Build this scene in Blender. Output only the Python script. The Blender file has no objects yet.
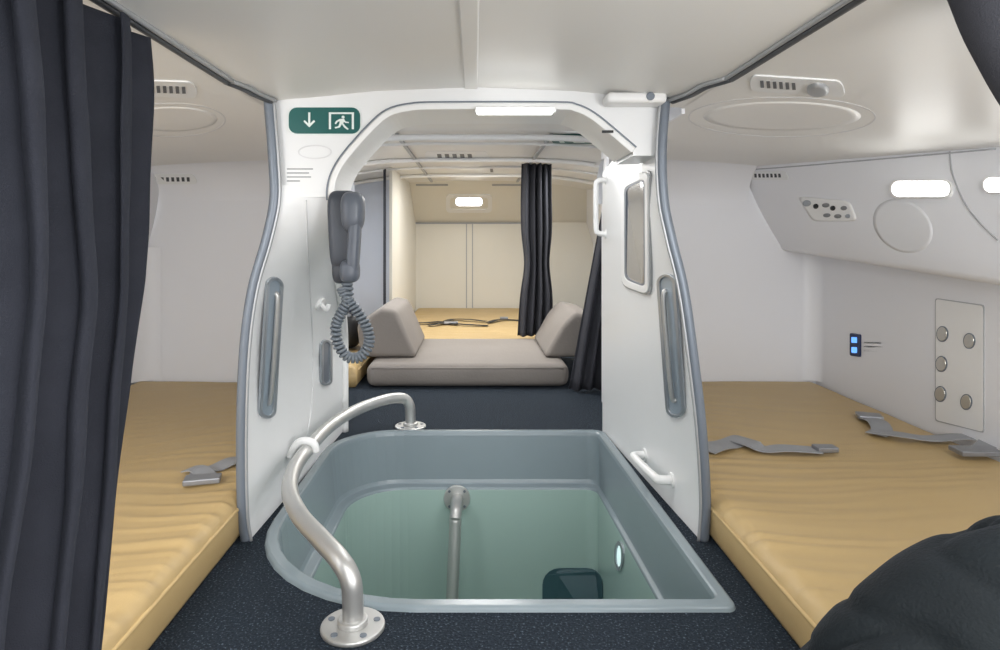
import bpy, bmesh, math, random
from mathutils import Vector, noise
from mathutils.bvhtree import BVHTree
random.seed(3)
F=650.0; H=0.9; CX=475.0; CY=240.0
scene=bpy.context.scene
def W(px,py,Y): return Vector(((px-CX)*Y/F, Y, H-(py-CY)*Y/F))
def onz(px,py,z):
    Y=(H-z)*F/(py-CY); return Vector(((px-CX)*Y/F,Y,z))
def lin(c):
    return tuple(((v/255)/12.92 if v/255<=0.04045 else ((v/255+0.055)/1.055)**2.4) for v in c)+(1,)
# ---------------- materials
def mat(name,c,rough=.5,metal=0,bump=0,bscale=60,c2=None,cscale=3,emit=None,estr=0,spec=None,coat=0,sheen=0):
    m=bpy.data.materials.new(name); m.use_nodes=True; nt=m.node_tree; b=nt.nodes['Principled BSDF']
    b.inputs['Base Color'].default_value=lin(c); b.inputs['Roughness'].default_value=rough; b.inputs['Metallic'].default_value=metal
    if spec is not None: b.inputs['Specular IOR Level'].default_value=spec
    if coat: b.inputs['Coat Weight'].default_value=coat
    if sheen: b.inputs['Sheen Weight'].default_value=sheen; b.inputs['Sheen Tint'].default_value=lin((160,168,185))
    tc=nt.nodes.new('ShaderNodeTexCoord'); src=tc.outputs['Object']
    n=nt.nodes.new('ShaderNodeTexNoise'); n.inputs['Scale'].default_value=cscale; n.inputs['Detail'].default_value=4; nt.links.new(src,n.inputs['Vector'])
    mx=nt.nodes.new('ShaderNodeMix'); mx.data_type='RGBA'
    cc=c2 if c2 else tuple(max(0,v-4) for v in c)
    mx.inputs[6].default_value=lin(c); mx.inputs[7].default_value=lin(cc)
    nt.links.new(n.outputs['Fac'],mx.inputs[0]); nt.links.new(mx.outputs[2],b.inputs['Base Color'])
    if bump:
        n2=nt.nodes.new('ShaderNodeTexNoise'); n2.inputs['Scale'].default_value=bscale; n2.inputs['Detail'].default_value=3; nt.links.new(src,n2.inputs['Vector'])
        bp=nt.nodes.new('ShaderNodeBump'); bp.inputs['Strength'].default_value=bump; bp.inputs['Distance'].default_value=.01
        nt.links.new(n2.outputs['Fac'],bp.inputs['Height']); nt.links.new(bp.outputs[0],b.inputs['Normal'])
    if emit: b.inputs['Emission Color'].default_value=lin(emit); b.inputs['Emission Strength'].default_value=estr
    return m
M={}
M['wall']=mat('wall_white',(233,234,238),.45)
M['wallblue']=mat('wall_pale_blue_grey',(200,207,220),.45)
M['ceil']=mat('ceiling_white',(232,231,228),.38)
M['panel']=mat('panel_white',(230,231,231),.35)
M['frame']=mat('arch_white',(236,236,235),.35)
M['warm']=mat('far_wall_cream',(230,227,217),.45)
M['trim']=mat('trim_grey',(112,120,130),.35,metal=.2)
M['track']=mat('track_dark',(76,78,81),.4,metal=.3)
M['rail']=mat('track_light',(170,172,174),.35,metal=.4)
M['hatch']=mat('hatch_grey',(132,145,151),.25,bump=.02,bscale=90)
M['well']=mat('well_green_grey',(166,190,183),.2)
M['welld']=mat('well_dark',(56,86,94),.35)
M['alu']=mat('brushed_aluminium',(198,198,196),.42,metal=.75)
M['steel']=mat('steel',(168,174,180),.3,metal=.6)
M['recess']=mat('recess_grey',(150,163,174),.35,metal=.2)
M['curt']=mat('curtain_charcoal',(54,56,64),.92,bump=.3,bscale=500,c2=(42,44,51),cscale=12,spec=.12,sheen=.1)
M['curtd']=mat('curtain_dark',(74,75,81),.85,bump=.3,bscale=400,c2=(56,57,63),spec=.2)
M['grey']=mat('cushion_taupe_grey',(144,138,132),.8,bump=.15,bscale=60,c2=(132,126,121),spec=.2)
M['black']=mat('black_plastic',(22,23,25),.5)
M['belt']=mat('belt_grey',(156,158,162),.55,bump=.25,bscale=400)
M['beltb']=mat('belt_black',(28,28,30),.6)
M['buckle']=mat('buckle_metal',(150,152,157),.35,metal=.6)
M['nickel']=mat('button_nickel',(200,197,190),.3,metal=.6)
M['green']=mat('sign_teal_green',(8,88,84),.4)
M['white']=mat('mark_white',(228,236,232),.5)
M['phone']=mat('phone_grey',(90,96,106),.38)
M['phoned']=mat('phone_dark_grey',(64,69,78),.42)
M['cord']=mat('cord_grey',(104,112,120),.45)
M['mirror']=mat('mirror_glass',(190,194,202),.14,metal=.75)
M['glow']=mat('lamp_glow',(255,255,255),.4,emit=(255,255,252),estr=9)
M['glowsoft']=mat('lamp_glow_soft',(225,240,238),.4,emit=(205,238,236),estr=.75)
M['blueglow']=mat('blue_glow',(120,190,255),.4,emit=(90,150,255),estr=1.3)
M['blue']=mat('switch_blue',(18,36,78),.4)
M['jack']=mat('jacket_dark',(22,30,34),.8,bump=.25,bscale=180,c2=(9,14,17),cscale=5,spec=.25,sheen=.08)
M['mark']=mat('print_grey',(130,132,134),.6)
M['markl']=mat('seam_light',(216,216,217),.5)
M['spk']=mat('speaker_white',(229,230,233),.6,bump=.12,bscale=500)
M['seam']=mat('seam_grey',(172,174,177),.5)
M['matt']=mat('mattress_tan',(198,172,124),.45,bump=.12,bscale=450,c2=(187,160,112),cscale=3,spec=.4)
def carpet():
    m=bpy.data.materials.new('carpet_navy'); m.use_nodes=True; nt=m.node_tree; b=nt.nodes['Principled BSDF']
    b.inputs['Roughness'].default_value=.9; b.inputs['Specular IOR Level'].default_value=.15
    tc=nt.nodes.new('ShaderNodeTexCoord')
    n=nt.nodes.new('ShaderNodeTexNoise'); n.inputs['Scale'].default_value=170; n.inputs['Detail'].default_value=2
    r=nt.nodes.new('ShaderNodeValToRGB'); e=r.color_ramp.elements
    e[0].position=.42; e[0].color=lin((32,39,47)); e[1].position=.76; e[1].color=lin((104,118,130))
    e.new(.61).color=lin((44,53,63))
    nt.links.new(tc.outputs['Object'],n.inputs['Vector']); nt.links.new(n.outputs['Fac'],r.inputs[0]); nt.links.new(r.outputs[0],b.inputs['Base Color'])
    bp=nt.nodes.new('ShaderNodeBump'); bp.inputs['Strength'].default_value=.6; bp.inputs['Distance'].default_value=.01
    nt.links.new(n.outputs['Fac'],bp.inputs['Height']); nt.links.new(bp.outputs[0],b.inputs['Normal'])
    return m
M['carpet']=carpet()
# ---------------- object helpers
SURF={}
def mk(name,verts,faces,m,smooth=False,parent=None,label=None,category=None,kind=None,surf=None,group=None,bevel=0,solid=0,solidoff=0,sub=0,seg=2):
    vs=[Vector(v) for v in verts]
    if surf:
        ff2=[]
        for q in faces:
            if len(q)==4: ff2+= [(q[0],q[1],q[2]),(q[0],q[2],q[3])]
            else: ff2.append(q)
        if not bevel: faces=ff2
        SURF[surf]=BVHTree.FromPolygons([tuple(v) for v in vs],ff2)
    mn=Vector((min(v[i] for v in vs) for i in range(3))); mx=Vector((max(v[i] for v in vs) for i in range(3)))
    c=Vector(((mn.x+mx.x)/2,(mn.y+mx.y)/2,mn.z))
    me=bpy.data.meshes.new(name); me.from_pydata([tuple(v-c) for v in vs],[],faces)
    bm=bmesh.new(); bm.from_mesh(me)
    bmesh.ops.recalc_face_normals(bm,faces=bm.faces)
    bm.to_mesh(me); bm.free()
    o=bpy.data.objects.new(name,me); scene.collection.objects.link(o)
    me.materials.append(M[m])
    if smooth:
        for p in me.polygons: p.use_smooth=True
    if parent is not None:
        o.parent=parent; o.location=c-parent.location if parent.parent is None else c-parent.location-parent.parent.location
    else: o.location=c
    if solid:
        md=o.modifiers.new('s','SOLIDIFY'); md.thickness=solid; md.offset=solidoff
    if bevel:
        md=o.modifiers.new('b','BEVEL'); md.width=bevel; md.segments=seg; md.limit_method='ANGLE'; md.angle_limit=math.radians(40); md.harden_normals=False
    if sub:
        md=o.modifiers.new('u','SUBSURF'); md.levels=sub; md.render_levels=sub
    if label: o['label']=label
    if category: o['category']=category
    if kind: o['kind']=kind
    if group: o['group']=group
    return o
def root(name,loc,label,category,group=None):
    o=bpy.data.objects.new(name,None); o.location=Vector(loc); o.empty_display_size=.05
    scene.collection.objects.link(o); o['label']=label; o['category']=category
    if group: o['group']=group
    return o
def boxv(x0,x1,y0,y1,z0,z1):
    v=[(x,y,z) for z in (z0,z1) for y in (y0,y1) for x in (x0,x1)]
    f=[(0,2,3,1),(4,5,7,6),(0,1,5,4),(2,6,7,3),(0,4,6,2),(1,3,7,5)]
    return v,f
def box(name,x0,x1,y0,y1,z0,z1,m,**k):
    v,f=boxv(x0,x1,y0,y1,z0,z1); return mk(name,v,f,m,**k)
def softbox(name,x0,x1,y0,y1,z0,z1,m,r=.03,**k):
    bm=bmesh.new(); bmesh.ops.create_cube(bm,size=1)
    bmesh.ops.scale(bm,vec=(x1-x0,y1-y0,z1-z0),verts=bm.verts); bmesh.ops.translate(bm,vec=((x0+x1)/2,(y0+y1)/2,(z0+z1)/2),verts=bm.verts)
    bmesh.ops.bevel(bm,geom=bm.edges[:]+bm.verts[:],offset=r,segments=4,profile=.5,affect='EDGES')
    v=[tuple(a.co) for a in bm.verts]; f=[tuple(a.index for a in p.verts) for p in bm.faces]; bm.free()
    return mk(name,v,f,m,smooth=True,**k)
def smoothpts(P,n=8,closed=False):
    P=[Vector(p) for p in P]; out=[]; N=len(P)
    rng=range(N) if closed else range(N-1)
    for i in rng:
        if closed: a,b,c,d=P[i-1],P[i],P[(i+1)%N],P[(i+2)%N]
        else: a=P[max(i-1,0)];b=P[i];c=P[i+1];d=P[min(i+2,N-1)]
        for j in range(n):
            t=j/n
            out.append(.5*((2*b)+(c-a)*t+(2*a-5*b+4*c-d)*t*t+(3*b-a-3*c+d)*t**3))
    if not closed: out.append(P[-1])
    return out
def sweepvf(P,r,n=12,closed=False,sx=1,up=None,rf=None):
    v=[];f=[];N=len(P)
    prev=None
    for i,p in enumerate(P):
        if closed: t=(P[(i+1)%N]-P[i-1]).normalized()
        else: t=(P[min(i+1,N-1)]-P[max(i-1,0)]).normalized()
        if up is not None: a=Vector(up)
        else: a=prev if prev is not None else (Vector((0,0,1)) if abs(t.z)<.9 else Vector((1,0,0)))
        b=t.cross(a).normalized(); a2=b.cross(t).normalized(); prev=a2
        rr=r*(rf(i/(N-1)) if rf else 1)
        for k in range(n):
            th=2*math.pi*k/n
            v.append(p+b*math.cos(th)*rr*sx+a2*math.sin(th)*rr)
    for i in range(N if closed else N-1):
        for k in range(n):
            a=i*n+k;b=i*n+(k+1)%n;c=((i+1)%N)*n+(k+1)%n;d=((i+1)%N)*n+k
            f.append((a,b,c,d))
    if not closed:
        f.append(tuple(range(n))[::-1]); f.append(tuple((N-1)*n+k for k in range(n)))
    return v,f
def tube(name,P,r,m,sm=8,closed=False,n=12,sx=1,up=None,rf=None,**k):
    Q=smoothpts(P,sm,closed) if sm>1 else [Vector(p) for p in P]
    v,f=sweepvf(Q,r,n,closed,sx,up,rf); return mk(name,v,f,m,smooth=True,**k)
def ribbon(name,P,w,t,m,side=None,sm=8,**k):
    Q=smoothpts(P,sm); v=[];f=[]; N=len(Q)
    for i,p in enumerate(Q):
        tt=(Q[min(i+1,N-1)]-Q[max(i-1,0)]).normalized()
        s=Vector(side).normalized() if side else Vector((-tt.y,tt.x,0)).normalized()
        n=tt.cross(s).normalized()
        if n.z<0: n=-n
        for a,b in((-1,0),(1,0),(1,1),(-1,1)): v.append(p+s*w/2*a+n*t*b)
    for i in range(N-1):
        for q in range(4): f.append((i*4+q,i*4+(q+1)%4,i*4+4+(q+1)%4,i*4+4+q))
    f.append((0,1,2,3)); f.append(tuple((N-1)*4+q for q in (3,2,1,0)))
    return mk(name,v,f,m,**k)
def cyl(name,c,axis,r,h,m,n=32,**k):
    c=Vector(c);ax=Vector(axis).normalized(); a=ax.orthogonal().normalized(); b=ax.cross(a)
    v=[];f=[]
    for j in (0,1):
        for i in range(n):
            t=2*math.pi*i/n; v.append(c+a*math.cos(t)*r+b*math.sin(t)*r+ax*h*j)
    for i in range(n): f.append((i,(i+1)%n,n+(i+1)%n,n+i))
    f.append(tuple(range(n))[::-1]); f.append(tuple(range(n,2*n)))
    return mk(name,v,f,m,**k)
def cast(px,py,s):
    d=Vector(((px-CX)/F,1,-(py-CY)/F)).normalized()
    h=SURF[s].ray_cast(Vector((0,0,H)),d)
    if h[0] is None:
        q=Vector((0,0,H))+d*2.5; h=SURF[s].find_nearest(q)
    n=h[1]
    if n.dot(d)>0: n=-n
    return h[0],n
def rrect(x0,y0,x1,y1,r,n=5):
    out=[]
    for cx,cy,a0 in((x1-r,y0+r,-90),(x1-r,y1-r,0),(x0+r,y1-r,90),(x0+r,y0+r,180)):
        for i in range(n+1):
            a=math.radians(a0+90*i/n); out.append((cx+r*math.cos(a),cy+r*math.sin(a)))
    return out
def quad(pts,r,n=4):
    out=[]; N=len(pts)
    for i in range(N):
        p=Vector(pts[i]).to_2d(); a=Vector(pts[i-1]).to_2d(); b=Vector(pts[(i+1)%N]).to_2d()
        pa=p+(a-p).normalized()*r; pb=p+(b-p).normalized()*r
        for j in range(n+1):
            t=j/n; q=(1-t)**2*pa+2*t*(1-t)*p+t*t*pb; out.append((q.x,q.y))
    return out
def ell(cx,cy,a,b,n=32): return [(cx+a*math.cos(2*math.pi*i/n),cy+b*math.sin(2*math.pi*i/n)) for i in range(n)]
def stadium(x0,y0,x1,y1,hw,n=10):
    d=Vector((x1-x0,y1-y0)).normalized(); p=Vector((-d.y,d.x)); out=[]
    a0=math.atan2(p.y,p.x)
    for i in range(n+1):
        a=a0-math.pi*i/n; out.append((x1+hw*math.cos(a),y1+hw*math.sin(a)))
    for i in range(n+1):
        a=a0+math.pi-math.pi*i/n; out.append((x0+hw*math.cos(a),y0+hw*math.sin(a)))
    return out
def plate(name,pts,s,t,m,off=0.0,bevel=0,**k):
    v0=[];v1=[]
    hs=[cast(x,y,s) for x,y in pts]
    n=sum((h[1] for h in hs),Vector()).normalized()
    for p,_ in hs: v0.append(p+n*(off-.001)); v1.append(p+n*(off+t))
    N=len(pts); f=[tuple(range(N))[::-1],tuple(range(N,2*N))]+[(i,(i+1)%N,N+(i+1)%N,N+i) for i in range(N)]
    return mk(name,v0+v1,f,m,bevel=bevel,**k)
def dish(name,pts,s,t,m,K=8,dome=0,**k):
    N=len(pts); cx=sum(p[0] for p in pts)/N; cy=sum(p[1] for p in pts)/N
    v=[];f=[]
    p,n=cast(cx,cy,s); v.append(p+n*(t+dome))
    for q in range(1,K+1):
        u=q/K
        for x,y in pts:
            p,n=cast(cx+(x-cx)*u,cy+(y-cy)*u,s); v.append(p+n*(t+dome*(1-u*u)))
    for x,y in pts:
        p,n=cast(x,y,s); v.append(p-n*.002)
    for i in range(N): f.append((0,1+i,1+(i+1)%N))
    for q in range(K):
        for i in range(N):
            a=1+q*N+i;b=1+q*N+(i+1)%N; f.append((a,a+N,b+N,b))
    return mk(name,v,f,m,smooth=True,**k)
def ringplate(name,po,pi,s,t,m,off=0,bevel=0,**k):
    ho=[cast(x,y,s) for x,y in po]; hi=[cast(x,y,s) for x,y in pi]; N=len(po)
    v=[p+n*(off-.001) for p,n in ho]+[p+n*(off+t) for p,n in ho]+[p+n*(off+t) for p,n in hi]+[p+n*(off-.001) for p,n in hi]
    f=[]
    for i in range(N):
        j=(i+1)%N
        for a in range(4):
            b=(a+1)%4; f.append((a*N+i,a*N+j,b*N+j,b*N+i))
    return mk(name,v,f,m,bevel=bevel,**k)
def scaled(pts,s,sy=None):
    cx=sum(p[0] for p in pts)/len(pts); cy=sum(p[1] for p in pts)/len(pts); sy=sy or s
    return [(cx+(x-cx)*s,cy+(y-cy)*sy) for x,y in pts]
def surfline(name,px,s,r,m,off=.0,sm=5,**k):
    P=[]
    px2=[(q.x,q.y) for q in smoothpts([(x,y,0) for x,y in px],sm)]
    for x,y in px2:
        p,n=cast(x,y,s); P.append(p+n*off)
    return tube(name,P,r,m,sm=1,n=8,**k)

# ================= STRUCTURE =================
def ring(ins,z,xrn=.64,xrf=.605,insr=None,n=10):
    insr=ins if insr is None else insr
    yn=1.57+ins*1.1; yf=3.05-ins; xl=-.645+ins
    cs=[((xrn-insr,yn),.03),((xrf-insr,yf),.05),((xl,yf),.30-ins*.6),((xl,yn),.50-ins*.7)]
    out=[]; N=len(cs)
    for i in range(4):
        p=Vector(cs[i][0]); a=Vector(cs[i-1][0]); b=Vector(cs[(i+1)%4][0]); r=cs[i][1]
        da=(a-p).normalized(); db=(b-p).normalized()
        c=p+(da+db)*r
        for j in range(n+1):
            t=math.pi/2*j/n
            q=c-db*r*math.cos(t)-da*r*math.sin(t)
            out.append(Vector((q.x,q.y,z)))
    return out
def loft(rings,cap=False):
    v=[p for r in rings for p in r]; N=len(rings[0]); f=[]
    for k in range(len(rings)-1):
        for i in range(N):
            j=(i+1)%N; f.append((k*N+i,k*N+j,(k+1)*N+j,(k+1)*N+i))
    if cap: f.append(tuple((len(rings)-1)*N+i for i in range(N)))
    return v,f
bm=bmesh.new()
hole=[bm.verts.new(p) for p in ring(.012,0)]
he=[bm.edges.new((hole[i],hole[(i+1)%len(hole)])) for i in range(len(hole))]
oc=[bm.verts.new(p) for p in((-2.05,-.8,0),(2.05,-.8,0),(2.05,7.5,0),(-2.05,7.5,0))]
oe=[bm.edges.new((oc[i],oc[(i+1)%4])) for i in range(4)]
bmesh.ops.triangle_fill(bm,use_beauty=True,use_dissolve=False,edges=he+oe)
bm.verts.index_update()
fv=[tuple(v.co) for v in bm.verts]; ff=[tuple(v.index for v in p.verts) for p in bm.faces]; bm.free()
mk('floor',fv,ff,'carpet',kind='structure',label='dark navy speckled carpet floor')
hr=root('stairwell_hatch',(0,2.3,-1.3),'grey moulded hatch surround opening onto a green-grey stairwell','hatch')
v,f=loft([ring(0,.0),ring(.003,.010),ring(.010,.013),ring(.032,.013),ring(.037,.009),ring(.040,-.005),ring(.060,-.2,insr=.042),ring(.066,-.218,insr=.042),ring(.10,-.222,insr=.057),ring(.104,-.232,insr=.059)])
o=mk('hatch_frame',v,f,'hatch',smooth=False,parent=hr,bevel=.004,seg=3)
v,f=loft([ring(.104,-.232,insr=.059),ring(.12,-1.3,insr=.059)],True)
mk('stairwell_lining',v,f,'well',smooth=False,parent=hr,surf='well',label='green-grey stairwell lining')
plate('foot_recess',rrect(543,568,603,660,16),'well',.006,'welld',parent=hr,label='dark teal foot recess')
ringplate('oval_step_light',ell(620,556,4.5,15),ell(620,556,2.6,11),'well',.006,'steel',parent=hr)
plate('light_lens',ell(620,556,2.4,10.5),'well',.003,'glowsoft',parent=hr)

lr=root('stairwell_handrail',W(455,498,2.9),'polished metal handrail descending into the stairwell','handrail')
p,n=cast(457,498,'well')
cyl('wall_flange',p-n*.002,n,.06,.012,'alu',parent=lr,bevel=.003)
for i in range(4):
    a=math.pi/4+i*math.pi/2
    cyl('flange_screw',p+Vector((math.cos(a)*.048,0,math.sin(a)*.048))+n*.01,n,.006,.003,'trim',n=10,parent=lr)
tube('rail_tube',[p,p+Vector((0,-.1,-.0)),p+Vector((-.003,-.15,-.03)),p+Vector((-.006,-.17,-.12)),p+Vector((-.03,-.3,-.75))],.026,'alu',parent=lr)

near_r=[(.675,0),(.681,.12),(.669,.33),(.645,.54),(.615,.75),(.579,.9),(.555,1.02),(.549,1.17),(.561,1.33)]
near_l=[(-.675,0),(-.687,.09),(-.69,.33),(-.681,.57),(-.657,.75),(-.615,.9),(-.591,1.02),(-.594,1.14),(-.609,1.33)]
def curve_at(c,z):
    P=smoothpts([(x,0,zz) for x,zz in c],10)
    for a,b in zip(P,P[1:]):
        if a.z<=z<=b.z+1e-9:
            t=(z-a.z)/max(b.z-a.z,1e-9); return a.x+(b.x-a.x)*t
    return c[-1][0]
YN=1.95; HY=1.965
def far_l(z):
    t=min(1,max(0,(z-.38)/.67)); t=t*t*(3-2*t)
    Y=3.06-(3.06-1.985)*t
    px=343-11*t
    return ((px-CX)*Y/F,Y)
def far_r(z): return (.60,3.06)
def partition(nc,far,sgn,name,surf,label,ztn,ztf):
    v=[];f=[];NZ=36;NY=14
    for j in range(NY+1):
        t=j/NY
        for i in range(NZ+1):
            z=(ztn+(ztf-ztn)*t)*i/NZ; fx,fy=far(z)
            x=curve_at(nc,z)*(1-t)+fx*t; y=YN+(fy-YN)*t; v.append((x,y,z))
    for j in range(NY):
        for i in range(NZ):
            a=j*(NZ+1)+i; f.append((a,a+1,a+NZ+2,a+NZ+1))
    N=len(v)
    v2=v+[(x+sgn*.025,y+(.02 if sgn<0 else 0),z) for x,y,z in v]; f2=f+[tuple(N+k for k in reversed(q)) for q in f]
    per=[j*(NZ+1) for j in range(NY+1)]+[NY*(NZ+1)+i for i in range(1,NZ+1)]+[j*(NZ+1)+NZ for j in range(NY-1,-1,-1)]+[i for i in range(NZ-1,0,-1)]
    base=len(v2)
    v2=v2+[v[i] for i in per]+[v2[N+i] for i in per]; L=len(per)
    for i in range(L):
        j=(i+1)%L; f2.append((base+i,base+j,base+L+j,base+L+i))
    return mk(name,v2,f2,'panel',surf=surf,kind='structure',label=label,smooth=True)
partition(near_l,far_l,-1,'wall_partition_left','pl','white curved partition panel beside the hatch',1.065,1.065)
partition(near_r,far_r,1,'wall_partition_right','pr','white curved partition panel beside the hatch',1.315,1.215)
for nc,nm in((near_l,'trim_1'),(near_r,'trim_2')):
    sgn=1 if nc[0][0]>0 else -1
    P=[(x+sgn*.010,YN-.004,z) for x,z in nc]
    tube(nm,P,.0125,'trim',up=(0,1,0),sx=1.25,kind='structure',label='grey edge trim of the partition')
    P=[(x-sgn*.006,YN-.006,z) for x,z in nc]
    tube('trim_2%d'%(sgn+1),P,.005,'rail',up=(0,1,0),kind='structure',label='light bead beside the edge trim')
P=[]
for i in range(23):
    z=1.05*i/22; x,y=far_l(z); P.append((x+.010,y-.002,z))
tube('trim_3',P,.019,'frame',sm=2,up=(0,1,0),sx=.85,kind='structure',label='white leg of the arch frame')

def hx(px,py): p=W(px,py,HY); return (p.x,p.z)
apx=[(332,200),(332,189),(336,174),(347,156),(372,128),(389,114),(410,108.5),(440,107),(555,107),(575,109),(592,117),(612,133),(633,151)]
arch=[hx(*q) for q in apx]
outl=[(arch[-1][0],1.155),(.552,1.155),(.57,1.33),(.3,1.35),(0,1.362),(-.3,1.35),(-.607,1.33),(-.592,1.14),(-.592,1.03),(arch[0][0],1.03)]
poly=arch+outl
poly=[p for i,p in enumerate(poly) if (Vector(p)-Vector(poly[i-1])).length>1e-4]
N=len(poly); y0,y1=HY,2.2
v=[(x,y0,z) for x,z in poly]+[(x,y1,z) for x,z in poly]
f=[tuple(range(N)),tuple(range(N,2*N))[::-1]]+[(i,(i+1)%N,N+(i+1)%N,N+i) for i in range(N)]
mk('wall_header',v,f,'panel',kind='structure',surf='head',label='white arched header bulkhead')
def band(name,y0,y1,th,m,grow=0,bev=.005,**k):
    A=smoothpts([(x,0,z) for x,z in arch],4); v=[];f=[]
    for i,p in enumerate(A):
        t=(A[min(i+1,len(A)-1)]-A[max(i-1,0)]).normalized(); nn=Vector((t.z,0,-t.x))
        a=p-nn*(th+grow); b=p+nn*(th-grow)
        v+= [(a.x,y0,a.z),(b.x,y0,b.z),(b.x,y1,b.z),(a.x,y1,a.z)]
    for i in range(len(A)-1):
        for q in range(4): f.append((i*4+q,i*4+(q+1)%4,i*4+4+(q+1)%4,i*4+4+q))
    f+= [(0,1,2,3),tuple((len(A)-1)*4+q for q in(3,2,1,0))]
    return mk(name,v,f,m,kind='structure',bevel=bev,**k)
band('trim_4',1.956,2.205,.009,'frame',bev=.003,label='white arch lining')
band('trim_9',1.961,1.967,.0022,'trim',grow=.015,bev=.0008,label='thin grey outer line of the arch frame')
xs=[-.66,-.5,-.3,0,.3,.5,.66]; zs=[1.318,1.33,1.35,1.362,1.35,1.33,1.318]
v=[(x,y,z) for y in(-.8,2.06) for x,z in zip(xs,zs)]+[(x,y,z+.05) for y in(-.8,2.06) for x,z in zip(xs,zs)]
f=[]
for i in range(6):
    f.append((i,i+1,i+8,i+7)); f.append((14+i,14+i+7,14+i+8,14+i+1))
mk('ceiling',v,f,'ceil',kind='structure',surf='cc',smooth=True,label='white crowned cabin ceiling')
box('trim_5',-.032,.008,-.8,1.965,1.356,1.362,'ceil',kind='structure',bevel=.003,label='raised ceiling strip')
def lerp(a,b,t): return tuple(a[i]+(b[i]-a[i])*t for i in range(3))
for s,nm in((1,'right'),(-1,'left')):
    xa,xb=(1.47,1.68) if s>0 else (1.73,1.80)
    A_=(s*xa,3.575,1.30); B_=(s*xb,3.575,.87); C_=(s*1.745,2.16,.774); D_=(s*1.857,2.3,1.23); C2=(s*1.80,.3,.73); D2=(s*2.0,.3,1.2); C3=(s*1.8,-.8,.73); D3=(s*2.0,-.8,1.2)
    X0=s*.655
    v=[];f=[]
    outer=[]
    for (a,b) in ((A_,D_),(D_,D2),(D2,D3)):
        for k in range(5): outer.append(lerp(a,b,k/5))
    outer.append(D3)
    for i,o_ in enumerate(outer):
        yi=3.6 if i==0 else o_[1]
        for q in range(13):
            u=q/12; x=X0+(o_[0]-X0)*u; y=yi+(o_[1]-yi)*u
            z=1.316+(o_[2]-1.316)*(u**3)
            v.append((x,y,z))
    for i in range(len(outer)-1):
        for q in range(12):
            a=i*13+q; f.append((a,a+1,a+14,a+13))
    mk('ceiling_side_'+nm,v,f,'ceil',kind='structure',surf='cs'+nm,smooth=True,label='white bunk ceiling')
    v=[];f=[];NN=6
    secs=[]
    for (a,b),(c,d) in (((A_,B_),(D_,C_)),((D_,C_),(D2,C2)),((D2,C2),(D3,C3))):
        for k in range(NN):
            t=k/NN; secs.append((lerp(a,c,t),lerp(b,d,t)))
    secs.append((D3,C3))
    for tpt,bpt in secs:
        for q in range(9):
            u=q/8; p=lerp(tpt,bpt,u); bul=.022*math.sin(math.pi*u)
            v.append((p[0]-s*bul,p[1]-bul*.5,p[2]))
        for q in range(1,4):
            a=q/3*math.pi/2
            v.append((bpt[0]+s*.035*(1-math.cos(a)),bpt[1],bpt[2]-.03*math.sin(a)))
        v.append((s*1.89,bpt[1],bpt[2]-.032))
    K=13
    for i in range(len(secs)-1):
        for q in range(K-1):
            a=i*K+q; f.append((a,a+1,a+K+1,a+K))
    mk('wall_service_panel_'+nm,v,f,'wall',smooth=True,kind='structure',surf='psu'+nm,label='moulded white service panel above the bunk')
    mk('wall_'+nm,[(s*1.875,-.8,0),(s*1.875,3.6,0),(s*1.875,3.6,.9),(s*1.875,-.8,.8)],[(0,1,2,3)],'wall',kind='structure',surf='w'+nm,solid=.002,solidoff=0,label='white cabin side wall')
def cove(name,p0,p1,d1,d2,r,m,**k):
    p0=Vector(p0);p1=Vector(p1);d1=Vector(d1);d2=Vector(d2); v=[];f=[];n=14
    for p in(p0,p1):
        for i in range(n+1):
            a=math.pi/2*i/n; v.append(p+d1*r*(1-math.sin(a))+d2*r*(1-math.cos(a)))
    for i in range(n): f.append((i,i+1,n+2+i,n+1+i))
    return mk(name,v,f,m,smooth=True,kind='structure',**k)
cove('trim_40',(.66,3.574,1.316),(1.50,3.574,1.312),(0,-1,0),(0,0,-1),.22,'wall')
cove('trim_41',(-.66,3.574,1.316),(-1.76,3.574,1.312),(0,-1,0),(0,0,-1),.20,'wall',surf='covel')
cove('trim_42',(1.874,3.574,.13),(1.874,3.574,.86),(-1,0,0),(0,-1,0),.08,'wall')
cove('trim_43',(-1.874,3.574,.13),(-1.874,3.574,.86),(1,0,0),(0,-1,0),.15,'wall')
v,f=boxv(.705,1.9,3.575,3.62,0,1.33); mk('wall_bunk_end_right',v,f,'wall',kind='structure',surf='ber',label='white wall at bunk end')
v,f=boxv(-1.9,-.72,3.575,3.62,0,1.33); mk('wall_bunk_end_left',v,f,'wall',kind='structure',surf='bel',label='white wall at bunk end')
mk('wall_passage_left',[(-.655,3.08,0),(-.725,3.6,0),(-.725,3.6,1.5),(-.655,2.2,1.5),(-.58,2.05,1.1),(-.60,2.3,.85),(-.655,3.0,.4)],[(0,1,2,3,4,5,6)],'wall',kind='structure',solid=.01)
mk('wall_passage_right',[(.625,3.06,0),(.71,3.6,0),(.71,3.6,1.5),(.625,3.06,1.5)],[(0,1,2,3)],'wall',kind='structure',solid=.01)
mk('wall_upper_left',[(-.66,2.06,1.3),(-.66,3.62,1.3),(-.66,3.62,1.52),(-.66,2.06,1.52)],[(0,1,2,3)],'wall',kind='structure',solid=.01)
mk('wall_upper_right',[(.66,2.06,1.3),(.66,3.06,1.3),(.66,3.06,1.52),(.66,2.06,1.52)],[(0,1,2,3)],'wall',kind='structure',solid=.01)
for nm,a,b in(('left',-1.4,-.66),('right',.70,1.4)):
    mk('wall_upper_cross_'+nm,[(a,3.6,1.3),(b,3.6,1.3),(b,3.6,1.52),(a,3.6,1.52)],[(0,1,2,3)],'wall',kind='structure',solid=.01)
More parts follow.
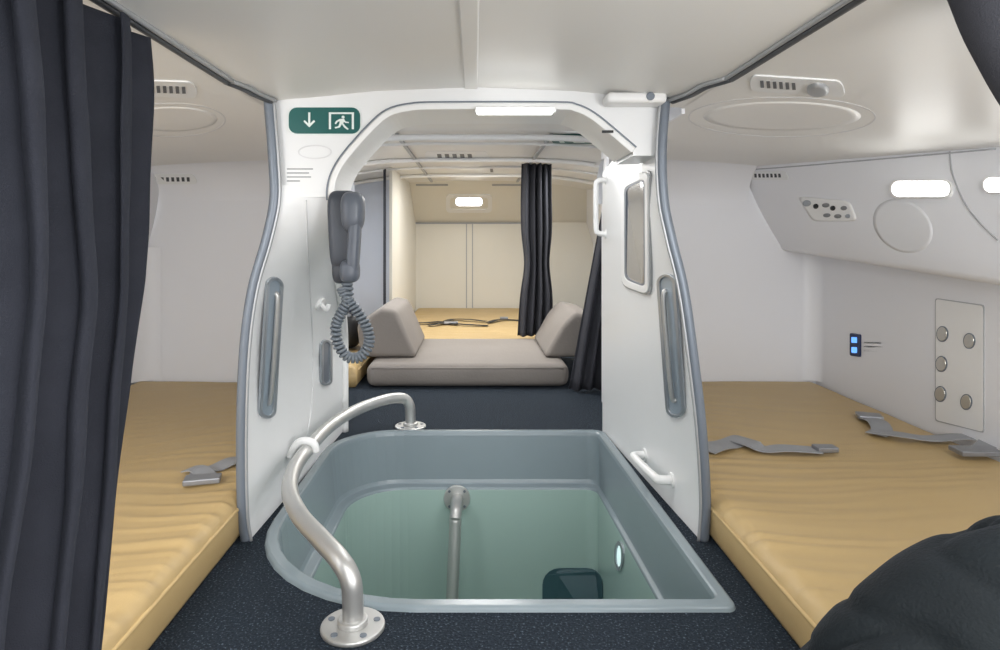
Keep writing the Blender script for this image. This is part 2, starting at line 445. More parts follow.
mk('wall_header_back',[(-.66,2.2,1.31),(.66,2.2,1.31),(.66,2.2,1.52),(-.66,2.2,1.52)],[(0,1,2,3)],'wall',kind='structure',solid=.01)
v=[];f=[];XS=[-1.36,-1.2,-1.0,-.7,-.35,0,.35,.7,1.0,1.2,1.36]
def zc(x): return 1.505-.13*max(0,(abs(x)-.35))**2
for y in(3.6,4.6,5.6,6.7):
    for x in XS: v.append((x,y,zc(x)))
n_=len(XS)
for j in range(3):
    for i in range(n_-1): a=j*n_+i; f.append((a,a+1,a+n_+1,a+n_))
b0=len(v); v+= [(-.72,2.2,1.5),(.72,2.2,1.5),(.72,3.6,1.5),(-.72,3.6,1.5)]; f.append((b0,b0+1,b0+2,b0+3))
mk('ceiling_far',v,f,'ceil',kind='structure',surf='cf',smooth=True,label='white curved ceiling of the far bunk area')
FX=1.35
for s,nm in((-1,'left'),(1,'right')):
    mk('wall_far_'+nm,[(s*FX,3.6,0),(s*FX,7.45,0),(s*FX,7.45,.85),(s*FX,3.6,.85),(s*1.15,7.45,1.5),(s*1.15,3.6,1.5)],[(0,1,2,3),(3,2,4,5)],'wall',kind='structure',solid=.01,label='white side wall')
box('wall_far_bunk_end',-1.35,-.74,5.92,5.95,0,1.5,'wallblue',kind='structure',label='pale blue-grey wall at the end of the bunk')
mk('wall_back',[(-1.4,7.4,0),(1.4,7.4,0),(1.4,7.4,1.13),(-1.4,7.4,1.13)],[(0,1,2,3)],'warm',kind='structure',surf='wb',label='cream end wall with vertical joints')
sl=[(-1.4,7.4,1.10),(1.4,7.4,1.10),(1.4,7.33,1.13),(-1.4,7.33,1.13),(1.4,6.65,1.51),(-1.4,6.65,1.51)]
mk('wall_back_upper',sl,[(0,1,2,3),(3,2,4,5)],'warm',kind='structure',surf='wbu',label='sloping cream panel above the end wall')
box('wall_far_partition',-.70,-.675,5.3,7.4,0,1.5,'warm',kind='structure',surf='fp',label='cream partition along the far bunk')
for x in(466,472): plate('trim_6' if x==466 else 'trim_7',[(x,224),(x+1,224),(x+1,308),(x,308)],'wb',.006,'seam',kind='structure')
plate('trim_8',[(412,222.5),(540,222.5),(540,224),(412,224)],'wb',.02,'seam',kind='structure')
for i,(a,b) in enumerate(((416,448),(492,525))): plate('trim_%d'%(45+i),[(a,184),(b,184),(b,185.5),(a,185.5)],'wbu',.006,'seam',kind='structure')
for i,(y,dz,rr) in enumerate(((3.64,.03,.018),(3.95,.02,.01),(4.75,.02,.016),(5.3,.015,.009),(5.9,.02,.016))):
    P=[(x,y,zc(x)-dz) for x in XS]
    tube('trim_%d'%(30+i),P,rr,'frame',sm=3,up=(0,1,0),kind='structure',label='white ceiling rib')
for i,(x) in enumerate((-.45,.42)):
    box('trim_%d'%(50+i),x,x+.02,3.66,6.6,1.485,1.5,'seam',kind='structure',label='lengthwise ceiling rail')

# ================= FIXTURES =================
es=root('exit_sign',W(325,121,1.96),'teal-green exit sign with white down arrow and running figure','sign')
plate('sign_border',rrect(288.5,107,361.5,135,8.5),'head',.005,'white',parent=es,label='white rim')
plate('sign_face',rrect(289.5,108,360.5,134,8),'head',.008,'green',parent=es)
plate('arrow',[(309,113),(311,113),(311,124),(314.6,120.6),(315.8,122),(310,127.8),(304.2,122),(305.4,120.6),(309,124)],'head',.0095,'white',parent=es)
def sg(pts): return [(342+(x-342)*.86,121.5+(y-121.5)*.86) for x,y in pts]
plate('door_pictogram',sg([(327.5,111.5),(356.5,111.5),(356.5,131),(354,131),(354,113.5),(330,113.5),(330,131),(327.5,131)]),'head',.0095,'white',parent=es)
plate('figure_head',sg(ell(344,117,1.7,1.6,14)),'head',.011,'white',parent=es)
for pts in ([(340,119.3),(345.5,119),(344,125),(340,125)],[(340.2,119.3),(336,121.5),(334.3,124.5),(335.6,125.3),(337.5,122.7),(341,121.2)],[(344.8,119.3),(347,122.2),(350.5,122.7),(350.5,124),(346.3,123.7),(343.8,121.5)],[(342,124.3),(344.3,124.5),(347,127.5),(350.5,130.8),(348.8,131.7),(345,128.8)],[(340,124),(342.5,125),(340.3,129),(335,130.3),(334.3,128.8),(338.6,127.7)]):
    plate('figure_limb',sg(pts),'head',.011,'white',parent=es)
nt_=root('printed_notice',W(297,176,1.96),'small grey printed notice on the header panel','notice')
for i,(a,b) in enumerate(((287,313),(287,309),(287,311),(287,300))):
    plate('print_line',[(a,168.5+i*4),(b,168.5+i*4),(b,169.5+i*4),(a,169.5+i*4)],'head',.001,'mark',parent=nt_)
ringplate('cover_plate',ell(315,152,17,7),ell(315,152,15.8,6),'head',.003,'markl',label='thin oval cover plate on the header panel',category='cover plate')
al=root('arch_light',W(514,112,1.95),'slim glowing lamp set in the arch top','lamp')
box('lamp_body',.0,.242,1.935,1.97,1.280,1.298,'frame',parent=al,bevel=.003)
box('lamp_lens',.006,.232,1.930,1.962,1.2775,1.291,'glow',parent=al,bevel=.003)
box('trim_17',.382,.415,1.948,1.957,1.222,1.229,'black',kind='structure',label='small dark slot in the arch lining')
cb=root('ceiling_latch',(.48,1.9,1.32),'white moulded latch where header meets ceiling','latch')
softbox('latch_body',.385,.56,1.89,1.97,1.300,1.332,'frame',r=.012,parent=cb)
cyl('latch_knob',(.51,1.895,1.318),(0,-1,0),.012,.01,'trim',parent=cb,bevel=.002)
def vent(px0,py0,px1,py1,surf,slots,lab,slot=(0,0),sk=0,th=.004):
    r=root('air_vent',cast((px0+px1)/2,(py0+py1)/2,surf)[0],lab,'vent')
    h=py1-py0
    pl=quad([(px0,py0),(px1,py0+sk),(px1+4,py1+sk),(px0,py1)],h*.45,6)
    plate('vent_plate',pl,surf,th,'panel',parent=r,bevel=.0015)
    a,b=slot; w=(b-a)/slots
    for i in range(slots):
        x=a+i*w; yy=sk*(x-px0)/(px1-px0)
        plate('vent_slot',[(x,py0+h*.28+yy),(x+w*.55,py0+h*.28+yy),(x+w*.65,py0+h*.7+yy),(x+w*.1,py0+h*.7+yy)],surf,th+.0015,'track',parent=r)
    return r
def oval_well(c,nm):
    r=root('ceiling_cover',cast(c[0],c[1],nm)[0],'shallow oval moulding in the bunk ceiling','ceiling cover')
    ringplate('outer_ring',ell(*c,48),ell(c[0],c[1],c[2]-1.4,c[3]-.5,48),nm,.001,'markl',parent=r)
    dish('cover_dish',ell(c[0],c[1]-1,c[2]*.84,c[3]*.72,40),nm,.001,'ceil',dome=.002,parent=r)
oval_well((782,117,94,20),'csright'); oval_well((172,120,54,17),'csleft')
v1=vent(750,74,842,90,'csright',6,'white ceiling air vent with dark slots and round nozzle',slot=(760,798),sk=6)
dish('nozzle',ell(818,87,11,6,24),'csright',.012,'rail',K=3,dome=.006,parent=v1)
vent(130,79,194,95,'csleft',6,'white ceiling air vent with dark slots',slot=(150,188),sk=2)
vent(752,171,786,180,'psuright',7,'small slotted air grille',slot=(755,783))
vent(153,174,194,184,'covel',7,'small slotted air grille',slot=(156,192))
for i,(a,b,c,d) in enumerate(((425,151,487,160),(478,166,528,174))):
    vent(a,b,c,d,'cf',5,'slim vent in the far ceiling',slot=(a+12,c-12))
e2=root('exit_sign',cast(568,139,'cf')[0],'small green exit sign on the far ceiling','sign')
plate('sign_face',quad([(548,134),(586,134),(597,142),(554,142)],2),'cf',.012,'green',parent=e2)
plate('arrow',[(558,136.5),(562,136.5),(565,140.5),(560,140.5)],'cf',.014,'white',parent=e2)
plate('door_pictogram',[(570,136.5),(580,136.5),(585,140.5),(574,140.5)],'cf',.014,'white',parent=e2)
def track_w(P,lab):
    r=root('curtain_track',P[0],lab,'curtain track'); s=1 if P[0][0]<0 else -1
    P=[Vector(p) for p in P]
    tube('track_channel',P,.0065,'track',sm=4,up=(0,0,1),sx=1.3,parent=r)
    tube('track_rail',[p+Vector((s*.015,0,.004)) for p in P],.006,'rail',sm=4,up=(0,0,1),parent=r)
track_w([(-.65,-.7,1.312),(-.65,1.2,1.312),(-.65,1.66,1.312),(-.65,1.70,1.312),(-.632,1.78,1.312),(-.628,1.84,1.312),(-.61,1.94,1.312)],'slim grey ceiling curtain track along the bunk')
track_w([(.66,-.7,1.312),(.66,1.2,1.312),(.66,1.62,1.312),(.655,1.68,1.312),(.625,1.75,1.312),(.618,1.84,1.312),(.59,1.94,1.312)],'slim grey ceiling curtain track along the bunk')

for s,c in(('pr',(668,283,677,408,9.5)),('pl',(273.5,285,266,410,8.5))):
    r=root('recessed_grab_handle',cast((c[0]+c[2])/2,c[3],s)[0],'long oval recessed grab handle with steel rim','handle',group='recessed grab handles on the partitions')
    so=stadium(*c); si=stadium(*c[:4],c[4]-3)
    ringplate('rim',so,si,s,.008,'steel',parent=r,bevel=.002)
    plate('recess',si,s,.003,'recess',parent=r)
    p1,n=cast(c[0],c[1]+8,s); p2,_=cast(c[2],c[3]-8,s)
    tube('grip',[p1+n*.004,p1.lerp(p2,.05)+n*.016,p1.lerp(p2,.5)+n*.018,p1.lerp(p2,.95)+n*.016,p2+n*.004],.008,'alu',parent=r)
r=root('door_latch',cast(326,385,'pl')[0],'small oval steel latch on the partition','latch')
so=stadium(325,345,325,380,5.5); si=stadium(325,345,325,380,3.3)
ringplate('rim',so,si,'pl',.01,'steel',parent=r,bevel=.002); plate('recess',si,'pl',.004,'trim',parent=r)
surfline('trim_26',((306,200),(308,260),(312,330),(312,400),(306,440)),'pl',.0025,'markl',off=.001,kind='structure')
r=root('mirror',cast(638,290,'pr')[0],'small rounded mirror in white frame on the partition','mirror')
qo=quad([(624,181),(651,170),(651,295),(624,285)],8); qi=quad([(627,187),(648,178),(648,287),(627,279)],6)
ringplate('mirror_frame',qo,qi,'pr',.012,'frame',parent=r,bevel=.003)
ringplate('mirror_gasket',scaled(qo,1.09,1.03),qo,'pr',.006,'rail',parent=r)
ringplate('mirror_inner_gasket',qi,scaled(qi,.86,.965),'pr',.010,'trim',parent=r)
plate('mirror_glass',qi,'pr',.008,'mirror',parent=r)
def grab(name,p1,p2,n,off,rad,m,lab):
    r=root(name,p2,lab,'handle')
    d=(p2-p1)
    tube('grip',[p1,p1+n*off*.8+d*.02,p1+n*off+d*.15,p1+n*off+d*.85,p2+n*off*.8-d*.02,p2],rad,m,parent=r)
    for p in(p1,p2): cyl('mount',p-n*.002,n,rad*1.7,.008,m,parent=r,bevel=.002)
p1,n=cast(645,455,'pr'); p2,_=cast(672,480,'pr'); grab('grab_handle',p1,p2,n,.05,.015,'frame','white grab handle low on the partition by the hatch')
p1,n=cast(606,180,'pr'); p2,_=cast(606,234,'pr'); grab('grab_handle',p1,p2,n,.045,.012,'frame','white vertical grab handle at partition end')
p,n=cast(319,303,'pl')
r=root('coat_hook',p,'small white moulded hook on the partition','hook')
cyl('hook_base',p-n*.004,n,.026,.016,'frame',parent=r,bevel=.004); tube('hook_arm',[p+n*.01,p+n*.035+Vector((0,0,-.005)),p+n*.045+Vector((0,0,.02))],.009,'frame',parent=r)

hrl=root('hatch_handrail',(-.283,1.51,0),'brushed aluminium safety rail curving around the hatch','handrail')
P=[(-.283,1.505,.0),(-.283,1.505,.07),(-.29,1.508,.115),(-.32,1.535,.145),(-.385,1.62,.155),(-.475,1.76,.155),(-.55,1.93,.155),(-.59,2.13,.155),(-.595,2.35,.155),(-.58,2.6,.155),(-.52,2.85,.155),(-.42,3.03,.155),(-.345,3.10,.145),(-.315,3.115,.11),(-.31,3.12,.05),(-.31,3.12,0)]
tube('rail_tube',P,.0245,'alu',n=20,parent=hrl)
for c in((-.283,1.505,0),(-.31,3.12,0)):
    cyl('floor_flange',c,(0,0,1),.074,.012,'alu',n=40,parent=hrl,bevel=.004)
    cyl('rail_collar',(c[0],c[1],.01),(0,0,1),.035,.016,'alu',parent=hrl,bevel=.004)
    for i in range(5):
        a=i*2*math.pi/5+.3
        cyl('flange_screw',(c[0]+math.cos(a)*.056,c[1]+math.sin(a)*.056,.011),(0,0,1),.008,.003,'trim',n=12,parent=hrl)
tube('wall_bracket',[(-.655,2.3,.13),(-.63,2.3,.178),(-.60,2.3,.19),(-.57,2.3,.178),(-.562,2.3,.15)],.014,'frame',parent=hrl,label='white bracket clipping the rail to the partition')

def blob(name,c,rx,ry,rz,m,e=3,parent=None,tilt=0,taper=0,**k):
    v=[];f=[];A=28;B=18
    def sp(a,ex): return math.copysign(abs(a)**(2/ex),a)
    for i in range(B+1):
        ph_=-math.pi/2+math.pi*i/B
        for j in range(A):
            th=2*math.pi*j/A
            x=rx*sp(math.cos(ph_),e)*sp(math.cos(th),e); y=ry*sp(math.cos(ph_),e)*sp(math.sin(th),e); z=rz*sp(math.sin(ph_),e)
            x*=1+taper*z/rz
            v.append(Vector(c)+Vector((x+tilt*z,y,z)))
    for i in range(B):
        for j in range(A): f.append((i*A+j,i*A+(j+1)%A,(i+1)*A+(j+1)%A,(i+1)*A+j))
    return mk(name,v,f,m,smooth=True,parent=parent,**k)
TY=1.94
def TW(px,py,dy=0): return W(px,py,TY+dy)
ph=root('wall_telephone',TW(345,285),'dark grey wall telephone handset in cradle with coiled cord','telephone')
blob('cradle',TW(344,231,.03),.043,.045,.122,'phoned',4.5,ph,taper=.15)
blob('cradle_foot',TW(343,262,.03),.030,.038,.065,'phoned',4,ph)
blob('earpiece',TW(353,212,-.02),.034,.044,.060,'phone',3.0,ph,taper=.08)
blob('handset_grip',TW(354,245,-.03),.018,.030,.10,'phone',3.4,ph,tilt=.06)
blob('mouthpiece',TW(350,271,-.02),.028,.040,.034,'phone',3.0,ph)
base=[TW(347,282),TW(348,298),TW(342,312),TW(336,326),TW(338,344),TW(348,357),TW(361,356),TW(369,343),TW(367,328),TW(358,313),TW(348,300),TW(342,288)]
Q=smoothpts(base,30); coil=[]
for i,p in enumerate(Q):
    t=(Q[min(i+1,len(Q)-1)]-Q[max(0,i-1)]).normalized(); b=t.cross(Vector((0,1,0))).normalized(); a=b.cross(t)
    th=i*2*math.pi/7.5; coil.append(p+(b*math.cos(th)+a*math.sin(th))*.0125)
v,f=sweepvf(coil,.0055,6); mk('coiled_cord',v,f,'cord',smooth=True,parent=ph,label='grey coiled telephone cord')

def readlight(pts,surf,lab):
    r=root('reading_light',cast(sum(p[0] for p in pts)/len(pts),sum(p[1] for p in pts)/len(pts),surf)[0],lab,'lamp')
    ringplate('lamp_rim',scaled(pts,1.08,1.2),pts,surf,.012,'frame',parent=r,off=0,bevel=.002); dish('lamp_lens',pts,surf,.009,'glow',parent=r)
    return r
readlight(rrect(894,182,952,197,7),'psuright','glowing rounded reading light on the service panel')
readlight(rrect(986,179,1030,193,7),'psuright','glowing rounded reading light on the service panel')
r=readlight(rrect(456,197,482,205,3),'wbu','small glowing lamp on the far sloping panel')
ringplate('lamp_surround',rrect(446,194,492,212,4),rrect(450,197,488,209,3),'wbu',.01,'frame',parent=r)
cu=root('service_control_unit',cast(826,212,'psuright')[0],'white bunk control unit with small nozzle and buttons','control panel')
dish('unit_plate',quad([(798,196),(850,201),(858,221),(813,221)],6),'psuright',.005,'frame',parent=cu)
for i,(x,y,a,b,m) in enumerate(((808,203,4,3,'steel'),(817,206,2.5,2.5,'black'),(827,205,3.5,2.2,'mark'),(834,208,2.5,2.5,'black'),(845,208,3,2.2,'mark'),(828,215,3.5,2,'mark'),(839,216,3.5,2,'mark'),(849,216,2.5,2,'steel'))):
    dish('control_button',ell(x,y,a,b,16),'psuright',.008,m,K=2,parent=cu)
sp_=root('speaker',cast(900,222,'psuright')[0],'faint round speaker disc in the service panel','speaker')
epts=[ (x+(222-y)*-.25,y) for x,y in ell(902,226,29,27,40)]
dish('speaker_disc',epts,'psuright',.0012,'spk',parent=sp_)
surfline('trim_15',((950,152),(953,175),(966,205),(985,228),(998,240)),'psuright',.003,'seam',off=.001,kind='structure')
surfline('trim_16',((746,170),(800,166),(870,160),(940,154),(996,149)),'psuright',.003,'seam',off=.001,kind='structure')
bp_=root('button_panel',cast(958,420,'wright')[0],'white wall plate with five round metal buttons','button panel')
qo=quad([(937,299),(984,306),(984,432),(937,420)],3)
plate('wall_plate',qo,'wright',.005,'frame',parent=bp_)
ringplate('plate_outline',quad([(936,298),(985,305),(985,433),(936,421)],3),qo,'wright',.004,'seam',parent=bp_)
for x,y in((944,334),(943,364),(942,394),(971,341),(968,402)):
    plate('button_ring',ell(x,y,5.8,8,24),'wright',.008,'trim',parent=bp_)
    plate('round_button',ell(x,y,4.9,7.0,24),'wright',.010,'nickel',parent=bp_,bevel=.002)
sw=root('light_switch',cast(856,345,'wright')[0],'dark blue wall switch with two glowing squares','switch')
plate('switch_plate',quad([(851.5,333),(861.5,334.5),(861.5,357),(851.5,355.5)],1.5),'wright',.01,'blue',parent=sw,bevel=.002)
for y in(340,350): plate('switch_light',quad([(854,y-3),(859,y-2.7),(859,y+3),(854,y+2.7)],.8),'wright',.013,'blueglow',parent=sw)
n2=root('printed_notice',cast(874,347,'wright')[0],'small grey printed lines beside the switch','notice')
for i,(a,b) in enumerate(((864,881),(864,883),(864,877))):
    plate('print_line',[(a,342+i*4),(b,342.5+i*4),(b,343.6+i*4),(a,343.1+i*4)],'wright',.001,'mark',parent=n2)

# ================= BEDS =================
def mattress(x0,x1,y0,y1,lab,h=.13,inner=0):
    r=root('bunk_mattress',((x0+x1)/2,(y0+y1)/2,0),lab,'mattress')
    prof=[]; R=.05
    for i in range(9):
        a=math.pi/2*i/8; prof.append((x0+R-R*math.cos(a),h-R+R*math.sin(a)))
    NX=34
    for i in range(1,NX): prof.append((x0+R+(x1-x0-2*R)*i/NX,h))
    for i in range(9):
        a=math.pi/2*i/8; prof.append((x1-R+R*math.sin(a),h-R+R*math.cos(a)))
    prof+= [(x1,.02),(x1-.01,.003),(x0+.01,.003),(x0,.02)]
    K=len(prof); NY=int((y1-y0)/.010); v=[];f=[]
    seed=x0*3+y0
    for j in range(NY+1):
        y=y0+(y1-y0)*j/NY
        e=min(y-y0,y1-y); pull=(1-math.sqrt(max(0,1-max(0,1-e/.045)**2)))*.045
        for x,z in prof:
            if z>.02:
                d=min(abs(x-x0),abs(x-x1)) if not inner else (abs(x-x0) if inner>0 else abs(x-x1))
                w=math.exp(-max(0,d-.05)/.30)*.85+.15
                ph_=(y+.18*noise.noise(Vector((x*2.2,y*.9,seed)))+ .10*d)
                n1=noise.noise(Vector((x*1.1,ph_*15,seed))); n2=noise.noise(Vector((x*2.5,ph_*36,seed+5)))
                ridge=(1-abs(n1)*2.2); ridge=max(0,ridge)**2
                a=.0062*w*ridge+.003*w*n2+.004*noise.noise(Vector((x*2.5,y*2.5,seed)))
                z=z+a-pull*(z/h)
            v.append((x,y,z))
    for j in range(NY):
        for i in range(K): f.append((j*K+i,j*K+(i+1)%K,(j+1)*K+(i+1)%K,(j+1)*K+i))
    f.append(tuple(range(K))); f.append(tuple(NY*K+i for i in range(K))[::-1])
    mk('mattress_cover',v,f,'matt',smooth=True,parent=r)
    xe=x0 if x0>0 else x1; s=-1 if x0>0 else 1
    tube('piping',[(xe+s*-.003,y0+.05,h-.034),(xe+s*-.003,y1-.05,h-.034)],.0055,'matt',sm=1,parent=r)
    return r
mattress(.705,1.86,.1,3.57,'beige fabric bunk mattress with creased cover',inner=1)
mattress(-1.86,-.705,.1,3.57,'beige fabric bunk mattress with creased cover',inner=-1)
mattress(-.665,.70,5.04,7.38,'beige mattress of the far bunk')
mattress(-1.33,-.72,3.96,5.9,'beige mattress beside the grey seat cushion')
g=root('seat_cushion',(-.05,4.5,0),'grey upholstered seat cushion across the aisle end','cushion')
softbox('cushion_cover',-.665,.575,3.95,5.02,.003,.145,'grey',r=.052,parent=g)
tube('piping',[(-.63,3.959,.118),(.54,3.959,.118)],.007,'grey',sm=1,parent=g)
def wedge(pts,y0,y1,lab):
    bm=bmesh.new(); a=[bm.verts.new((x,y0,z)) for x,z in pts]; b=[bm.verts.new((x,y1,z)) for x,z in pts]
    n=len(pts); bm.faces.new(a); bm.faces.new(b[::-1])
    for i in range(n): bm.faces.new((a[i],a[(i+1)%n],b[(i+1)%n],b[i]))
    bmesh.ops.recalc_face_normals(bm,faces=bm.faces)
    bmesh.ops.bevel(bm,geom=bm.edges[:]+bm.verts[:],offset=.035,segments=4,profile=.5,affect='EDGES')
    v=[tuple(q.co) for q in bm.verts]; f=[tuple(q.index for q in p.verts) for p in bm.faces]; bm.free()
    mk('wedge_cushion',v,f,'grey',smooth=True,label=lab,category='cushion')
wedge([(-.71,.148),(-.37,.148),(-.50,.45),(-.60,.47),(-.76,.36),(-.74,.2)],4.15,4.95,'grey wedge backrest cushion with sloping face')
wedge([(.78,.148),(.44,.148),(.56,.36),(.64,.44),(.80,.40)],4.15,4.95,'grey wedge backrest cushion with sloping face')

# ================= CURTAINS =================
def curtain(name,path,z0f,z1,folds,amp,m,lab,nz=30,ns=120,cat='curtain',sharp=.35):
    v=[];f=[]
    for i in range(nz+1):
        zt=i/nz
        for j in range(ns+1):
            s=j/ns; x,y,nx,ny=path(s,zt)
            ph_=2*math.pi*folds*(s+.02*math.sin(9*s+1))
            w=amp*(math.sin(ph_+.4*math.sin(3*zt+s*5))+sharp*math.sin(ph_*.5+1.3+zt))*(1-.3*zt*math.sin(s*9))
            z=z0f+(z1-z0f)*zt
            v.append((x+nx*w,y+ny*w+.0,z))
    for i in range(nz):
        for j in range(ns):
            a=i*(ns+1)+j; f.append((a,a+1,a+ns+2,a+ns+1))
    return mk(name,v,f,m,smooth=True,label=lab,category=cat,solid=.004)
v=[];f=[];NS=420;NZ=48;FO=6
for i in range(NZ+1):
    zt=i/NZ; zz=1-zt
    end=1.275+.02*math.sin(math.pi*min(1,zz*1.8))-.165*(max(0,(zz-.42))/.58)**1.15
    for j in range(NS+1):
        s=j/NS; k=FO*s; ki=math.floor(k)
        ph_=2*math.pi*k+(.35*math.sin(2.5*zt+s*6)+.5*noise.noise(Vector((s*4,zt*1.5,3))))*min(1,(1-s)*8)
        y=.40+(end-.40)*s+ .036*math.sin(2*ph_+.3)*(.6+.4*zt)
        A_=.062*(.85+.25*math.sin(s*12+1))*(.8+.2*zz)
        x=-.652+A_*math.sin(ph_)+.006*noise.noise(Vector((s*20,zt*6,0)))+.010*math.sin(zt*5+s*9)
        v.append((x,y,.145+1.155*zt))
for i in range(NZ):
    for j in range(NS):
        a=i*(NS+1)+j; f.append((a,a+1,a+NS+2,a+NS+1))
mk('curtain',v,f,'curt',smooth=True,label='tall charcoal grey pleated curtain hanging by the bunk',category='curtain',solid=.003)
def farc(s,zt):
    pinch=1-.22*math.exp(-((zt-.42)/.14)**2)
    xc=.485-.02*(1-zt); w=.115+.02*(1-zt)
    return (xc+(2*s-1)*w*pinch+.008*math.sin(zt*5),5.0+.05*s,0,1)
curtain('curtain',farc,.16,1.49,4.5,.036,'curtd','dark grey curtain gathered at the far bunk',nz=40,ns=80)
curtain('curtain',lambda s,zt:(.56+.24*zt+(.34-.2*zt)*s,3.85+.05*s,0,1),.01,1.3,5,.03,'curtd','dark grey curtain tied at the passage side',nz=16,ns=60)
curtain('curtain',lambda s,zt:(-.715-.03*s,5.2+.1*s,0,1),.16,1.47,3,.012,'curtd','narrow grey curtain folded against the partition',nz=10,ns=40)
tube('curtain',[(.80,1.0,1.305),(.825,1.0,1.22),(.89,1.0,1.10),(1.0,1.0,1.0),(1.18,.95,.9),(1.4,.85,.82)],.065,'curtd',n=28,rf=lambda t:1-.25*math.sin(t*3),label='dark curtain gathered and tied back under the ceiling',category='curtain')

# ================= SOFT GOODS =================
v=[];f=[];A=180;B=80
for i in range(B+1):
    u=i/B
    for j in range(A):
        th=2*math.pi*j/A
        r=1-u
        prof=(1-r**2.5)**.85
        x=.72*r*math.cos(th); y=.26*r*math.sin(th); z=.36*prof
        q=Vector((x*3,y*3,z*3)); nn=noise.noise(q)
        fold=abs(math.sin(x*15-z*12+y*6+nn*6)); fold=(1-fold)**2
        f2_=abs(math.sin(x*9+z*25+nn*4)); f2_=(1-f2_)**3
        d=nn*.025-fold*.024-f2_*.014
        X=1.23+x*(1+d*.9); Y=1.05+y*(1+d*2.2); Z=.145+z+d*(1-r*.6)
        Z=max(.145,Z)
        v.append((X,Y,Z))
for i in range(B):
    for j in range(A): f.append((i*A+j,i*A+(j+1)%A,(i+1)*A+(j+1)%A,(i+1)*A+j))
f.append(tuple(range(A))[::-1])
mk('jacket',v,f,'jack',smooth=True,label='dark soft jacket heaped on the mattress edge',category='jacket')
b=root('bag',(-.86,4.6,.13),'small dark bag on the far mattress','bag')
blob('bag_body',(-.90,4.6,.27),.10,.13,.13,'black',3,b); tube('bag_strap',[(-.96,4.5,.38),(-.90,4.48,.45),(-.84,4.5,.38)],.01,'blue',parent=b)
ZM=.137
def belt(groups,lab,m='belt'):
    r=root('seat_belt',onz(*groups[0][1][0],ZM),lab,'seat belt')
    for gi,(kind,pts,w) in enumerate(groups):
        P=[onz(x,y,ZM) for x,y in pts]
        for i,p in enumerate(P): p.z+= .002+.003*gi+(.008 if 0<i<len(P)-1 and i%2 else 0)
        if kind=='s': ribbon('strap',P,w,.003,m,parent=r)
        elif kind=='b':
            a,b_=P[0],P[-1]; d=(b_-a).normalized(); s=Vector((-d.y,d.x,0))
            vv=[a+s*w/2,a-s*w/2,b_-s*w*.42,b_+s*w*.42]; vv=[q-Vector((0,0,.004)) for q in vv]+[q+Vector((0,0,.014)) for q in vv]
            mk('buckle',vv,[(3,2,1,0),(4,5,6,7),(0,1,5,4),(1,2,6,5),(2,3,7,6),(3,0,4,7)],'buckle',bevel=.004,parent=r,label='metal buckle')
belt([('s',[(705,451),(715,449),(728,445),(742,442),(750,440)],.095),('s',[(738,442),(752,448),(765,451),(785,452),(818,452)],.075),('b',[(815,452),(836,452)],.055)],'grey webbing seat belt lying on the beige mattress')
belt([('b',[(857,417),(882,419)],.085),('s',[(866,419),(877,425),(882,432),(876,436)],.075),('s',[(874,434),(900,439),(930,441),(960,441),(986,441)],.07),('s',[(978,441),(990,446),(982,452)],.065),('b',[(955,456),(998,457)],.08)],'grey webbing seat belt with buckles lying on the beige mattress')
belt([('s',[(246,460),(232,464),(216,469),(204,474),(198,480)],.07),('b',[(184,484),(221,481)],.06),('s',[(188,472),(198,474),(208,479)],.06)],'grey webbing seat belt with buckle on the beige mattress')
belt([('s',[(410,323),(425,324),(440,322),(456,325),(488,326)],.06),('s',[(428,326),(440,325),(452,320),(470,321),(486,322)],.055),('b',[(444,324),(458,324)],.09)],'black seat belt lying across the far mattress','beltb')
belt([('s',[(488,323),(497,321),(508,320),(524,321)],.055),('b',[(500,319),(508,319)],.08)],'black seat belt end on the far mattress','beltb')

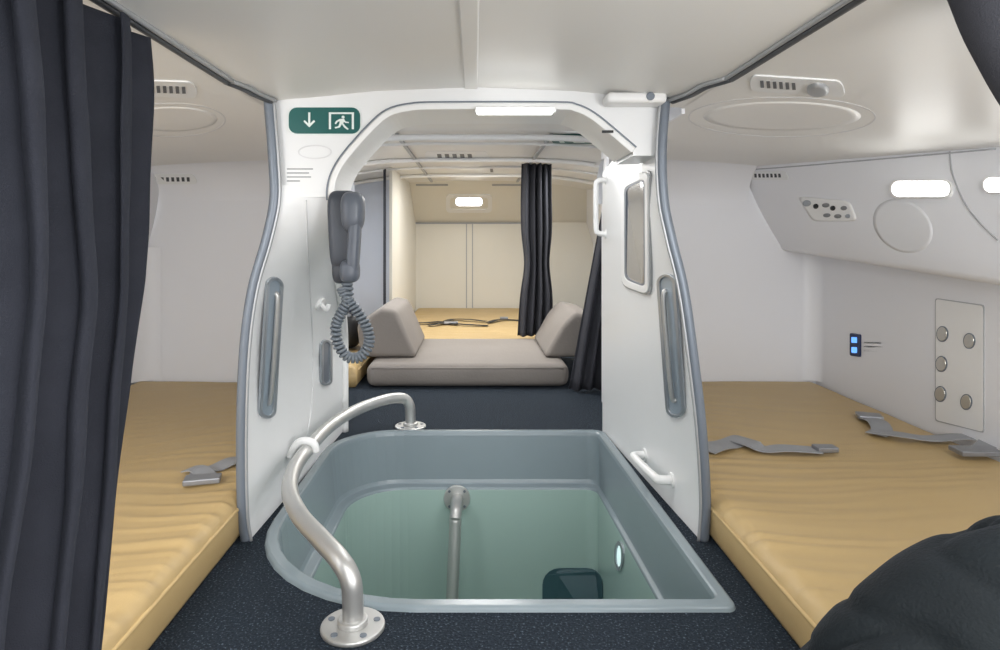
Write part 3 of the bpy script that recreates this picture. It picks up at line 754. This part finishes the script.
# ================= LIGHTS =================
def area(name,loc,rot,sx,sy,e,c=(1,1,1)):
    l=bpy.data.lights.new(name,'AREA'); l.shape='RECTANGLE'; l.size=sx; l.size_y=sy; l.energy=e; l.color=c
    o=bpy.data.objects.new(name,l); o.location=loc; o.rotation_euler=rot; scene.collection.objects.link(o); return o
fw=math.radians(90)
area('aisle_ceiling_fill',(0,.25,1.33),(0,0,0),.8,.5,12)  # unseen fill light added over the aisle, no fixture behind it
area('bunk_fill_right',(1.25,-.3,.85),(math.radians(96),0,0),.9,.6,27,(.985,.99,1))  # added fill facing forward from behind the camera, brightens the right bunk
area('bunk_fill_left',(-1.25,-.3,.85),(math.radians(96),0,0),.9,.6,20,(.985,.99,1))  # matching added fill behind the camera for the left bunk
area('bunk_ceiling_fill_right',(1.3,.7,1.28),(0,0,0),.5,.4,9,(.99,.99,1))  # extra fill added under the right bunk ceiling, out of view
area('bunk_ceiling_fill_left',(-1.3,.8,1.28),(0,0,0),.5,.4,10,(.99,.99,1))  # extra fill added under the left bunk ceiling, out of view
area('passage_fill',(0,2.4,1.49),(0,0,0),.8,.2,8)  # fill added in the cavity behind the header, hidden, lights the hatch
area('cabin_fill',(0,-.6,.7),(math.radians(97),0,0),1.2,.8,13)  # upright fill added behind the camera to brighten ceiling and aisle
area('far_ceiling_light',(0.05,4.3,1.49),(0,0,0),.5,.12,15,(1,.985,.955))
area('far_ceiling_light',(0.05,5.6,1.49),(0,0,0),.5,.12,16,(1,.985,.95))
area('far_ceiling_light',(0.9,4.9,1.44),(0,0,0),.4,.2,10,(1,.99,.97))  # fill added to brighten the right side of the far area
area('far_ceiling_light',(-1.0,4.6,1.42),(0,0,0),.3,.3,11,(.93,.96,1))  # cool fill added to brighten the far left bunk and its end wall
w=bpy.data.worlds.new('w'); scene.world=w; w.use_nodes=True
w.node_tree.nodes['Background'].inputs[0].default_value=(.98,.985,1,1); w.node_tree.nodes['Background'].inputs[1].default_value=.6
# ================= CAMERA =================
cd=bpy.data.cameras.new('camera'); cd.sensor_width=36; cd.lens=36*F/1000; cd.shift_x=.025; cd.shift_y=-.085; cd.clip_start=.02
co=bpy.data.objects.new('camera',cd); co.location=(0,0,H); co.rotation_euler=(math.radians(90),0,0); scene.collection.objects.link(co); scene.camera=co
scene.view_settings.view_transform='Standard'
